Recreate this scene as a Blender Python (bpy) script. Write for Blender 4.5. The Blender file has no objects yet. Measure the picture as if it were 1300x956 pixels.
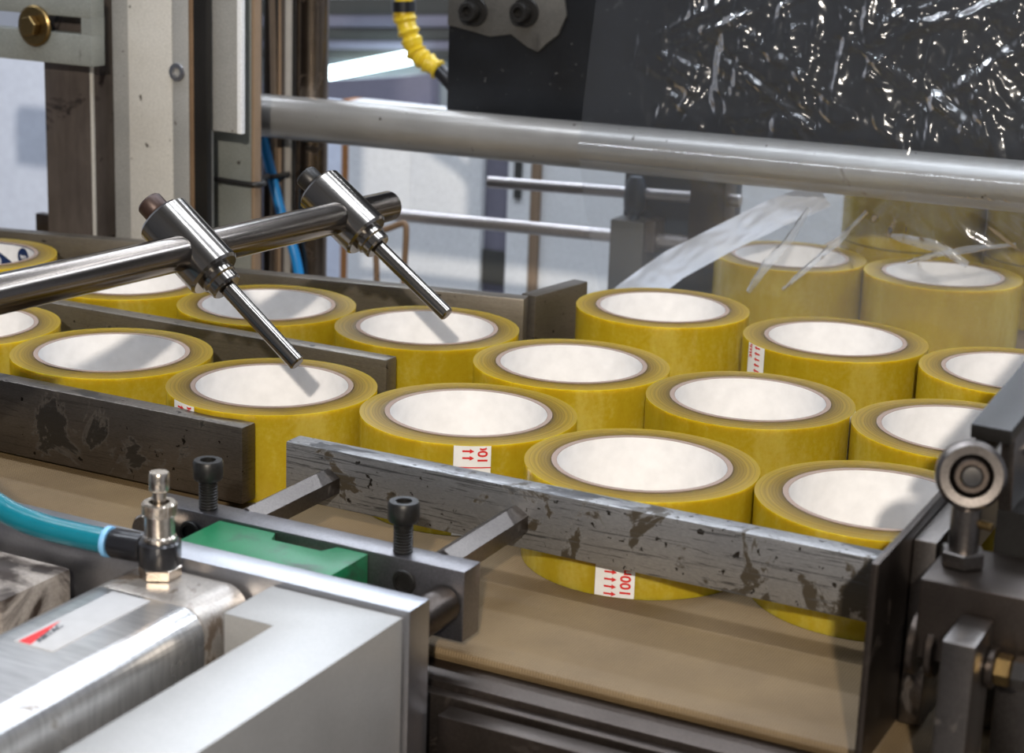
import bpy, bmesh, math, random
from mathutils import Vector, Matrix, noise

random.seed(7)
S = 0.001                      # everything below is written in millimetres
PI = math.pi
scene = bpy.context.scene
C = scene.collection

# ------------------------------------------------------------------ camera
cam = bpy.data.cameras.new('camera')
camo = bpy.data.objects.new('camera', cam)
C.objects.link(camo)
fw = Vector((-0.43377, 0.866219, -0.24801)).normalized()
rt = Vector((0.889519, 0.455535, 0.035265)).normalized()
up = rt.cross(fw).normalized()
R3 = Matrix((rt, up, -fw)).transposed()
camo.matrix_world = Matrix.Translation(Vector((301.345, -732.322, 300.036)) * S) @ R3.to_4x4()
cam.sensor_fit = 'HORIZONTAL'
cam.sensor_width = 36.0
cam.lens = 36.0 * 2352.7 / 1300.0
cam.shift_y = -44.5 / 1300.0
cam.clip_start = 0.02
cam.clip_end = 50
cam.dof.use_dof = True
cam.dof.focus_distance = 0.90
cam.dof.aperture_fstop = 14.0
cam.dof.aperture_blades = 7
scene.camera = camo

# ------------------------------------------------------------------ world and light
world = bpy.data.worlds.new('hall_air')
scene.world = world
world.use_nodes = True
wn = world.node_tree.nodes
wn['Background'].inputs[0].default_value = (0.62, 0.66, 0.76, 1)
wn['Background'].inputs[1].default_value = 0.15


def area(name, loc, target, sx, sy, power, col):
    l = bpy.data.lights.new(name, 'AREA')
    l.shape = 'RECTANGLE'
    l.size = sx * S
    l.size_y = sy * S
    l.energy = power
    l.color = col
    o = bpy.data.objects.new(name, l)
    C.objects.link(o)
    o.location = Vector(loc) * S
    d = (Vector(target) - Vector(loc)).normalized()
    o.rotation_euler = d.to_track_quat('-Z', 'Y').to_euler()
    return o


area('work_lamp', (887, -2056, 1083), (-60, 120, 30), 55, 55, 60, (1.0, 0.91, 0.80))
for lx in (-2300, -700, 900):
    for ly in (-300, 1300, 3000):
        area('ceiling_tube', (lx, ly, 2500), (lx, ly, 0), 1500, 160, 22, (0.84, 0.90, 1.0))
area('unseen_tube', (-60, 40, 900), (-100, 60, 0), 1300, 60, 5, (0.80, 0.88, 1.0))  # unseen tube added for film highlights and brighter top faces
area('unseen_tube', (-500, 1250, 900), (-150, 450, 0), 1200, 60, 7, (0.78, 0.87, 1.0))
area('unseen_tube', (350, 1000, 800), (50, 450, 50), 900, 60, 6, (0.78, 0.87, 1.0))

vs = scene.view_settings
scene.display_settings.display_device = 'sRGB'
vs.view_transform = 'Standard'
vs.look = 'None'
vs.exposure = -0.2
vs.gamma = 1.0
vs.use_curve_mapping = False


# ------------------------------------------------------------------ materials
def mat(name):
    m = bpy.data.materials.new(name)
    m.use_nodes = True
    n = m.node_tree.nodes
    return m, n, m.node_tree.links, n['Principled BSDF']


def ramp(n, stops):
    r = n.new('ShaderNodeValToRGB')
    e = r.color_ramp.elements
    while len(e) < len(stops):
        e.new(0.5)
    for x, (p, c) in zip(e, stops):
        x.position = p
        x.color = c if len(c) == 4 else (*c, 1)
    return r


def coords(n, l, scale=(1, 1, 1), kind='Object', rot=(0, 0, 0)):
    tc = n.new('ShaderNodeTexCoord')
    mp = n.new('ShaderNodeMapping')
    mp.inputs['Scale'].default_value = scale
    mp.inputs['Rotation'].default_value = rot
    l.new(tc.outputs[kind], mp.inputs[0])
    return mp.outputs[0]


def noise_node(n, l, vec, scale, detail=4, rough=0.55, dist=0.0):
    t = n.new('ShaderNodeTexNoise')
    t.inputs['Scale'].default_value = scale
    t.inputs['Detail'].default_value = detail
    t.inputs['Roughness'].default_value = rough
    t.inputs['Distortion'].default_value = dist
    l.new(vec, t.inputs['Vector'])
    return t.outputs['Fac']


def mixc(n, l, fac, a, b):
    m = n.new('ShaderNodeMix')
    m.data_type = 'RGBA'
    if isinstance(fac, float):
        m.inputs[0].default_value = fac
    else:
        l.new(fac, m.inputs[0])
    for s, v in ((6, a), (7, b)):
        if isinstance(v, tuple):
            m.inputs[s].default_value = (*v, 1)
        else:
            l.new(v, m.inputs[s])
    return m.outputs[2]


def worn(name, col, col2, metal=0.9, rough=0.4, stain=None, stain_at=0.62, stain_scale=28, grain=(1, 1, 1),
         grain_scale=900, scratch=0.0, bump=0.12, spot=None, rough2=None, soft=0.04, spot_at=0.68, seed=0.0, ga=1.0):
    """metal or paint with fine grain, dark stains with their own outlines, small specks and scratches"""
    m, n, l, b = mat(name)
    v0 = coords(n, l)
    add = n.new('ShaderNodeVectorMath')
    add.inputs[1].default_value = (seed, seed * 1.7, seed * 0.6)
    l.new(v0, add.inputs[0])
    v = add.outputs[0]
    vg = coords(n, l, grain)
    g = noise_node(n, l, vg, grain_scale, 3, 0.6)
    broad = noise_node(n, l, v, 14, 5, 0.6)
    r = ramp(n, ((0.3, (0, 0, 0)), (0.7, (1, 1, 1))))
    l.new(broad, r.inputs[0])
    c = mixc(n, l, r.outputs[0], col, col2)
    gr = ramp(n, ((0.35, (1 - .14 * ga,) * 3), (0.65, (1 + .1 * ga,) * 3)))
    l.new(g, gr.inputs[0])
    mu = n.new('ShaderNodeMix')
    mu.data_type = 'RGBA'
    mu.blend_type = 'MULTIPLY'
    mu.inputs[0].default_value = 1
    l.new(c, mu.inputs[6])
    l.new(gr.outputs[0], mu.inputs[7])
    c = mu.outputs[2]
    mfac = None
    if stain:
        s = noise_node(n, l, v, stain_scale, 7, 0.62, 0.6)
        sr = ramp(n, ((stain_at, (0, 0, 0)), (stain_at + soft, (1, 1, 1))))
        l.new(s, sr.inputs[0])
        c = mixc(n, l, sr.outputs[0], c, stain)
        mfac = sr.outputs[0]
    if spot:
        s2 = noise_node(n, l, v, stain_scale * 7, 3, 0.5, 0.2)
        sr2 = ramp(n, ((spot_at, (0, 0, 0)), (spot_at + 0.03, (1, 1, 1))))
        l.new(s2, sr2.inputs[0])
        c = mixc(n, l, sr2.outputs[0], c, spot)
    if scratch:
        vs_ = coords(n, l, (14, 60, 420), rot=(0, math.radians(7), 0))
        s3 = noise_node(n, l, vs_, 1.6, 5, 0.7, 1.0)
        sr3 = ramp(n, ((0.565, (0, 0, 0)), (0.60, (1, 1, 1))))
        l.new(s3, sr3.inputs[0])
        sc = n.new('ShaderNodeMath')
        sc.operation = 'MULTIPLY'
        sc.inputs[1].default_value = scratch
        l.new(sr3.outputs[0], sc.inputs[0])
        c = mixc(n, l, sc.outputs[0], c, tuple(x * 0.25 for x in col))
    l.new(c, b.inputs['Base Color'])
    b.inputs['Metallic'].default_value = metal
    if mfac is not None:
        inv = n.new('ShaderNodeMath')
        inv.operation = 'MULTIPLY_ADD'
        inv.inputs[1].default_value = -metal
        inv.inputs[2].default_value = metal
        l.new(mfac, inv.inputs[0])
        l.new(inv.outputs[0], b.inputs['Metallic'])
    rr = n.new('ShaderNodeMapRange')
    rr.inputs['To Min'].default_value = rough - 0.08
    rr.inputs['To Max'].default_value = rough2 if rough2 else rough + 0.1
    l.new(broad, rr.inputs['Value'])
    l.new(rr.outputs[0], b.inputs['Roughness'])
    if bump:
        bp = n.new('ShaderNodeBump')
        bp.inputs['Strength'].default_value = bump
        bp.inputs['Distance'].default_value = 0.0004
        l.new(g, bp.inputs['Height'])
        l.new(bp.outputs[0], b.inputs['Normal'])
    return m


def plain(name, col, rough=0.5, metal=0.0, emit=0.0, coat=0.0, spec=None):
    m, n, l, b = mat(name)
    v = coords(n, l)
    f = noise_node(n, l, v, 120, 4)
    c = mixc(n, l, f, tuple(x * 0.86 for x in col), tuple(min(1, x * 1.12) for x in col))
    l.new(c, b.inputs['Base Color'])
    b.inputs['Roughness'].default_value = rough
    b.inputs['Metallic'].default_value = metal
    b.inputs['Coat Weight'].default_value = coat
    if emit:
        b.inputs['Emission Color'].default_value = (*col, 1)
        b.inputs['Emission Strength'].default_value = emit
    return m


def tape_material():
    m, n, l, b = mat('wound_tape')
    geo = n.new('ShaderNodeNewGeometry')
    tc = n.new('ShaderNodeTexCoord')
    sep = n.new('ShaderNodeSeparateXYZ')
    l.new(tc.outputs['Object'], sep.inputs[0])
    # radius -> fine winding rings
    ln = n.new('ShaderNodeVectorMath')
    ln.operation = 'LENGTH'
    cm = n.new('ShaderNodeCombineXYZ')
    l.new(sep.outputs[0], cm.inputs[0])
    l.new(sep.outputs[1], cm.inputs[1])
    l.new(cm.outputs[0], ln.inputs[0])
    ring = n.new('ShaderNodeTexNoise')
    ring.noise_dimensions = '1D'
    ring.inputs['Scale'].default_value = 900
    ring.inputs['Detail'].default_value = 3
    l.new(ln.outputs['Value'], ring.inputs['W'])
    nsep = n.new('ShaderNodeSeparateXYZ')
    tn = n.new('ShaderNodeVectorTransform')
    tn.vector_type = 'NORMAL'
    tn.convert_from = 'WORLD'
    tn.convert_to = 'OBJECT'
    l.new(geo.outputs['Normal'], tn.inputs[0])
    l.new(tn.outputs[0], nsep.inputs[0])
    top = n.new('ShaderNodeMath')
    top.operation = 'GREATER_THAN'
    top.inputs[1].default_value = 0.75
    l.new(nsep.outputs[2], top.inputs[0])
    # winding ends: brown against the core, amber outwards, uneven round the roll
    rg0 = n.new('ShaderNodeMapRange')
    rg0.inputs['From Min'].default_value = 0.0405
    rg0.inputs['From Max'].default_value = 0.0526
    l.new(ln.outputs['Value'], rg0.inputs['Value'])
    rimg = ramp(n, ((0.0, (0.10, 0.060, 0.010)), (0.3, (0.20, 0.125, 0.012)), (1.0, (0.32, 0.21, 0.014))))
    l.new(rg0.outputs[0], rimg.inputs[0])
    rimr = ramp(n, ((0.3, (0.66, 0.66, 0.6)), (0.72, (1.15, 1.15, 1.15))))
    l.new(ring.outputs['Fac'], rimr.inputs[0])
    rimm = n.new('ShaderNodeMix')
    rimm.data_type = 'RGBA'
    rimm.blend_type = 'MULTIPLY'
    rimm.inputs[0].default_value = 1
    l.new(rimg.outputs[0], rimm.inputs[6])
    l.new(rimr.outputs[0], rimm.inputs[7])
    vb = coords(n, l, (1, 1, 0.35))
    blot = noise_node(n, l, vb, 55, 5, 0.6)
    sr = ramp(n, ((0.34, (0.36, 0.245, 0.006)), (0.50, (0.415, 0.30, 0.014)), (0.66, (0.49, 0.385, 0.065))))
    fine = noise_node(n, l, coords(n, l), 420, 4, 0.65)
    bl2 = n.new('ShaderNodeMix')
    bl2.inputs[0].default_value = 0.28
    l.new(blot, bl2.inputs[2])
    l.new(fine, bl2.inputs[3])
    l.new(bl2.outputs[0], sr.inputs[0])
    oi = n.new('ShaderNodeObjectInfo')
    hs = n.new('ShaderNodeHueSaturation')
    hv = n.new('ShaderNodeMapRange')
    hv.inputs['To Min'].default_value = 0.85
    hv.inputs['To Max'].default_value = 1.06
    l.new(oi.outputs['Random'], hv.inputs['Value'])
    l.new(hv.outputs[0], hs.inputs['Value'])
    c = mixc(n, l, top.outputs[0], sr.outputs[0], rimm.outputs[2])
    l.new(c, hs.inputs['Color'])
    l.new(hs.outputs[0], b.inputs['Base Color'])
    b.inputs['Subsurface Weight'].default_value = 0.7
    sp = n.new('ShaderNodeMapRange')
    sp.inputs['To Min'].default_value = 0.5
    sp.inputs['To Max'].default_value = 0.22
    l.new(top.outputs[0], sp.inputs['Value'])
    l.new(sp.outputs[0], b.inputs['Specular IOR Level'])
    b.inputs['Subsurface Radius'].default_value = (1.0, 0.75, 0.12)
    b.inputs['Subsurface Scale'].default_value = 0.010
    rg = n.new('ShaderNodeMapRange')
    rg.inputs['To Min'].default_value = 0.16
    rg.inputs['To Max'].default_value = 0.34
    l.new(top.outputs[0], rg.inputs['Value'])
    l.new(rg.outputs[0], b.inputs['Roughness'])
    an = n.new('ShaderNodeMath')
    an.operation = 'MULTIPLY'
    an.inputs[1].default_value = 0.8
    l.new(top.outputs[0], an.inputs[0])
    l.new(an.outputs[0], b.inputs['Anisotropic'])
    tg = n.new('ShaderNodeTangent')
    tg.direction_type = 'RADIAL'
    tg.axis = 'Z'
    l.new(tg.outputs[0], b.inputs['Tangent'])
    bp = n.new('ShaderNodeBump')
    bp.inputs['Strength'].default_value = 0.25
    bp.inputs['Distance'].default_value = 0.0006
    hm = n.new('ShaderNodeMix')
    l.new(top.outputs[0], hm.inputs[0])
    l.new(blot, hm.inputs[2])
    l.new(ring.outputs['Fac'], hm.inputs[3])
    l.new(hm.outputs[0], bp.inputs['Height'])
    l.new(bp.outputs[0], b.inputs['Normal'])
    return m


def belt_material():
    m, n, l, b = mat('canvas_belt')
    v = coords(n, l)
    w1 = n.new('ShaderNodeTexWave')
    w1.inputs['Scale'].default_value = 260
    w1.bands_direction = 'X'
    w1.inputs['Distortion'].default_value = 1.2
    w1.inputs['Detail'].default_value = 2
    l.new(v, w1.inputs['Vector'])
    w2 = n.new('ShaderNodeTexWave')
    w2.inputs['Scale'].default_value = 260
    w2.bands_direction = 'Y'
    w2.inputs['Distortion'].default_value = 1.2
    l.new(v, w2.inputs['Vector'])
    mm = n.new('ShaderNodeMath')
    mm.operation = 'MULTIPLY'
    l.new(w1.outputs['Fac'], mm.inputs[0])
    l.new(w2.outputs['Fac'], mm.inputs[1])
    broad = noise_node(n, l, v, 11, 6, 0.6)
    br = ramp(n, ((0.3, (0.135, 0.088, 0.040)), (0.7, (0.225, 0.153, 0.072))))
    l.new(broad, br.inputs[0])
    st = noise_node(n, l, v, 30, 5, 0.6, 0.8)
    sr = ramp(n, ((0.66, (0, 0, 0)), (0.74, (0.6, 0.6, 0.6))))
    l.new(st, sr.inputs[0])
    c = mixc(n, l, sr.outputs[0], br.outputs[0], (0.13, 0.09, 0.06))
    wr = ramp(n, ((0.0, (0.8, 0.8, 0.8)), (0.8, (1.08, 1.08, 1.08))))
    l.new(mm.outputs[0], wr.inputs[0])
    mu = n.new('ShaderNodeMix')
    mu.data_type = 'RGBA'
    mu.blend_type = 'MULTIPLY'
    mu.inputs[0].default_value = 1
    l.new(c, mu.inputs[6])
    l.new(wr.outputs[0], mu.inputs[7])
    l.new(mu.outputs[2], b.inputs['Base Color'])
    b.inputs['Roughness'].default_value = 0.7
    bp = n.new('ShaderNodeBump')
    bp.inputs['Strength'].default_value = 0.5
    bp.inputs['Distance'].default_value = 0.0006
    l.new(mm.outputs[0], bp.inputs['Height'])
    l.new(bp.outputs[0], b.inputs['Normal'])
    return m


def film_material(name, haze, gloss, rough):
    m, n, l, b = mat(name)
    out = n['Material Output']
    n.remove(b)
    tr = n.new('ShaderNodeBsdfTransparent')
    tr.inputs[0].default_value = (0.95, 0.965, 0.98, 1)
    gl = n.new('ShaderNodeBsdfGlossy')
    gl.inputs['Color'].default_value = (1, 1, 1, 1)
    gl.inputs['Roughness'].default_value = rough
    di = n.new('ShaderNodeBsdfTranslucent')
    di.inputs[0].default_value = (0.9, 0.93, 1, 1)
    df = n.new('ShaderNodeBsdfDiffuse')
    df.inputs[0].default_value = (0.9, 0.93, 1, 1)
    v = coords(n, l, (1, 1, 0.25))
    f = noise_node(n, l, v, 60, 5, 0.6, 0.5)
    f2 = noise_node(n, l, v, 240, 3, 0.6, 0.8)
    bp = n.new('ShaderNodeBump')
    bp.inputs['Strength'].default_value = 0.12
    bp.inputs['Distance'].default_value = 0.003
    l.new(f, bp.inputs['Height'])
    bp2 = n.new('ShaderNodeBump')
    bp2.inputs['Strength'].default_value = 0.06
    bp2.inputs['Distance'].default_value = 0.001
    l.new(f2, bp2.inputs['Height'])
    l.new(bp.outputs[0], bp2.inputs['Normal'])
    l.new(bp2.outputs[0], gl.inputs['Normal'])
    m1 = n.new('ShaderNodeMixShader')
    m1.inputs[0].default_value = 0.5
    l.new(di.outputs[0], m1.inputs[1])
    l.new(df.outputs[0], m1.inputs[2])
    m2 = n.new('ShaderNodeMixShader')
    m2.inputs[0].default_value = haze
    l.new(tr.outputs[0], m2.inputs[1])
    l.new(m1.outputs[0], m2.inputs[2])
    fr = n.new('ShaderNodeLayerWeight')
    fr.inputs[0].default_value = gloss
    l.new(bp2.outputs[0], fr.inputs['Normal'])
    m3 = n.new('ShaderNodeMixShader')
    l.new(fr.outputs['Fresnel'], m3.inputs[0])
    l.new(m2.outputs[0], m3.inputs[1])
    l.new(gl.outputs[0], m3.inputs[2])
    l.new(m3.outputs[0], out.inputs[0])
    return m


M = dict(
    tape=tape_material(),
    paper=plain('white_core_paper', (0.86, 0.845, 0.83), 0.75),
    kraft=plain('kraft_core_edge', (0.25, 0.18, 0.14), 0.8),
    blue_print=plain('navy_print', (0.006, 0.022, 0.085), 0.6),
    label=plain('label_white', (0.78, 0.77, 0.75), 0.6),
    silver_label=plain('silver_grey_label', (0.42, 0.41, 0.40), 0.9),
    red=plain('label_red_ink', (0.62, 0.012, 0.012), 0.5),
    belt=belt_material(),
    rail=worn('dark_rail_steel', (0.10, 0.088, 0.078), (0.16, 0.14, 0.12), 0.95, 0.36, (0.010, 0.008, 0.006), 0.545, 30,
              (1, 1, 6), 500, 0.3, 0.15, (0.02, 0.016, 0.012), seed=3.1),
    bar=worn('scratched_bar_steel', (0.27, 0.27, 0.275), (0.37, 0.365, 0.36), 0.75, 0.36, (0.045, 0.036, 0.024), 0.555, 38,
             (1, 1, 5), 500, 0.85, 0.2, (0.03, 0.024, 0.018), spot_at=0.66, seed=2.15),
    rail_pale=worn('guide_rail_steel', (0.16, 0.14, 0.115), (0.22, 0.195, 0.16), 0.75, 0.36, (0.012, 0.010, 0.009), 0.66, 24,  # paler steel than on the front rail
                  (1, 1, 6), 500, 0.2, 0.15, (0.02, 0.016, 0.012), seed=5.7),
    steel=worn('brushed_stainless', (0.145, 0.125, 0.108), (0.175, 0.152, 0.132), 1.0, 0.26, None, 0.6, 30, (60, 0.5, 60), 8, 0,
               0.0, ga=0.5, rough2=0.20),
    steel_bright=worn('bright_turned_steel', (0.24, 0.22, 0.20), (0.29, 0.27, 0.245), 1.0, 0.25, None, 0.6, 30, (1, 60, 1), 20,
                      0, 0.0, ga=0.6, rough2=0.20),
    black=worn('black_oxide', (0.018, 0.017, 0.016), (0.03, 0.028, 0.026), 0.5, 0.38, bump=0.05),
    rust_bolt=worn('brown_oxide', (0.035, 0.02, 0.016), (0.07, 0.038, 0.028), 0.4, 0.4, bump=0.05),
    block=worn('blued_block_steel', (0.20, 0.19, 0.195), (0.29, 0.28, 0.29), 1.0, 0.36, bump=0.1),
    alu=worn('grey_anodised', (0.40, 0.405, 0.43), (0.48, 0.485, 0.51), 1.0, 0.34, (0.05, 0.045, 0.045), 0.70, 40, bump=0.05, ga=0.4),
    alu_pale=worn('pale_aluminium', (0.36, 0.35, 0.335), (0.43, 0.42, 0.40), 0.5, 0.36, (0.32, 0.29, 0.26), 0.68, 25,
                  bump=0.03, ga=0.35),
    alu_barrel=worn('satin_barrel_aluminium', (0.60, 0.585, 0.565), (0.68, 0.66, 0.64), 0.9, 0.27, (0.16, 0.12, 0.09), 0.66, 22,
                    (1, 10, 1), 60, bump=0.03),
    alu_dirty=worn('oil_stained_aluminium', (0.36, 0.32, 0.28), (0.46, 0.42, 0.38), 0.7, 0.35, (0.10, 0.075, 0.055), 0.52, 30,
                   bump=0.08),
    beige_block=worn('grimy_cast_block', (0.36, 0.31, 0.27), (0.44, 0.39, 0.34), 0.2, 0.5, (0.04, 0.027, 0.02), 0.43, 30,
                     bump=0.15, soft=0.1),
    green=worn('green_plastic', (0.005, 0.12, 0.045), (0.008, 0.17, 0.065), 0.0, 0.38, (0.02, 0.035, 0.022), 0.50, 34, bump=0.08,
               soft=0.14),
    teal=plain('teal_hose', (0.005, 0.15, 0.20), 0.25, coat=0.4),
    blue_hose=plain('blue_hose', (0.010, 0.20, 0.50), 0.35),
    pale_blue=plain('pale_blue_ring', (0.20, 0.45, 0.72), 0.4),
    black_plastic=plain('black_plastic', (0.012, 0.012, 0.014), 0.28, coat=0.2),
    nickel=worn('nickel_plate', (0.50, 0.44, 0.37), (0.60, 0.53, 0.45), 1.0, 0.25, (0.10, 0.07, 0.05), 0.66, 120, bump=0.05),
    dark_steel=worn('oily_dark_steel', (0.055, 0.043, 0.036), (0.10, 0.082, 0.07), 0.95, 0.36, (0.02, 0.015, 0.012), 0.62, 35,
                    bump=0.1),
    grey_steel=worn('grey_hinge_steel', (0.13, 0.115, 0.105), (0.21, 0.19, 0.175), 1.0, 0.34, (0.05, 0.04, 0.032), 0.60, 30,
                    bump=0.12),
    pipe=worn('zinc_pipe', (0.33, 0.32, 0.305), (0.43, 0.42, 0.40), 0.6, 0.34, (0.12, 0.095, 0.07), 0.70, 16, (0.3, 3, 3), 120,
              0, 0.0, (0.05, 0.04, 0.03), spot_at=0.70, ga=0.3),
    black_plate=worn('black_painted_plate', (0.008, 0.0085, 0.010), (0.014, 0.016, 0.020), 0.1, 0.38, (0.035, 0.036, 0.04), 0.66,
                     40, bump=0.1, spot=(0.16, 0.16, 0.16), spot_at=0.715),
    grey_smear=worn('greasy_grey_bracket', (0.055, 0.053, 0.05), (0.115, 0.11, 0.10), 0.2, 0.5, (0.04, 0.038, 0.035), 0.55, 60,
                    bump=0.3, soft=0.15),
    yellow_tape=worn('yellow_cable_tape', (0.62, 0.42, 0.01), (0.72, 0.55, 0.04), 0, 0.3, (0.30, 0.15, 0.01), 0.62, 120, bump=0.2),
    galv=worn('grey_painted_steel', (0.36, 0.36, 0.345), (0.46, 0.455, 0.435), 0.35, 0.5, (0.10, 0.09, 0.085), 0.70, 20,
              bump=0.08, spot=(0.10, 0.085, 0.07), spot_at=0.71),
    galv_pale=worn('pale_painted_steel', (0.58, 0.555, 0.50), (0.68, 0.66, 0.61), 0.2, 0.5, (0.20, 0.17, 0.15), 0.72, 24,
                   bump=0.06, spot=(0.10, 0.085, 0.07), spot_at=0.71),
    galv_green=worn('grey_green_steel', (0.22, 0.235, 0.215), (0.30, 0.31, 0.285), 0.3, 0.45, (0.06, 0.05, 0.045), 0.70, 22,
                    bump=0.08, spot=(0.05, 0.04, 0.035), spot_at=0.72),
    brown_post=worn('brown_oiled_post', (0.105, 0.085, 0.075), (0.16, 0.135, 0.12), 0.45, 0.4, (0.015, 0.010, 0.009), 0.57, 24,
                    (1, 1, 0.2), 200, 0, 0.05),
    rust_edge=worn('rusty_edge', (0.15, 0.09, 0.05), (0.23, 0.145, 0.08), 0.1, 0.6, (0.06, 0.035, 0.02), 0.6, 60, bump=0.2),
    brass=worn('brass', (0.20, 0.135, 0.055), (0.30, 0.21, 0.09), 1.0, 0.34, (0.10, 0.05, 0.02), 0.66, 70, bump=0.06),
    cable_tan=plain('tan_cable', (0.27, 0.19, 0.125), 0.45),
    cable_dark=plain('dark_cable', (0.05, 0.038, 0.03), 0.45),
    cable_grey=plain('grey_conduit', (0.32, 0.30, 0.27), 0.4),
    tie=plain('black_cable_tie', (0.010, 0.009, 0.009), 0.5),
    column=worn('oily_chrome_column', (0.13, 0.10, 0.075), (0.24, 0.19, 0.145), 1.0, 0.24, (0.03, 0.02, 0.014), 0.58, 60,
                (1, 1, 0.3), 90, 0, 0.1),
    white_panel=worn('white_enamel', (0.80, 0.82, 0.84), (0.86, 0.88, 0.89), 0.0, 0.4, (0.35, 0.35, 0.36), 0.73, 14, bump=0.02),
    blue_white=plain('blue_white_panel', (0.72, 0.78, 0.92), 0.5),
    grey_panel=plain('light_grey_panel', (0.36, 0.38, 0.40), 0.5),
    lavender=plain('lavender_panel', (0.20, 0.195, 0.25), 0.5),
    dark_panel=plain('dark_grey_panel', (0.065, 0.065, 0.06), 0.5),
    navy=plain('dark_blue_knob', (0.012, 0.024, 0.040), 0.4),
    orange=plain('orange_brown_strip', (0.34, 0.14, 0.035), 0.5),
    blue_panel=plain('blue_panel', (0.10, 0.17, 0.50), 0.5),
    reflection_glow=plain('reflection_band', (0.75, 0.95, 1.0), 0.4, emit=7.0),
    rod_far=worn('grey_guide_rod', (0.42, 0.40, 0.40), (0.5, 0.48, 0.48), 0.8, 0.3, bump=0.02),
    concrete=plain('grey_concrete', (0.25, 0.24, 0.23), 0.7),
    dark_wall=plain('grey_wall_paint', (0.20, 0.20, 0.21), 0.8),
    wall=plain('pale_wall_paint', (0.55, 0.57, 0.62), 0.8),
    film=film_material('clear_shrink_film', 0.085, 0.36, 0.12),
    film_dense=film_material('wrinkled_shrink_film', 0.03, 0.31, 0.16),
    film_glare=film_material('soft_film_glare', 0.38, 0.3, 0.2),
    film_hazy=film_material('hazy_white_film', 0.88, 0.12, 0.22),
)


# ------------------------------------------------------------------ geometry helpers
def basis(axis):
    a = Vector(axis).normalized()
    t = Vector((0, 0, 1)) if abs(a.z) < 0.9 else Vector((1, 0, 0))
    x = t.cross(a).normalized()
    y = a.cross(x).normalized()
    return x, y, a


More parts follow.
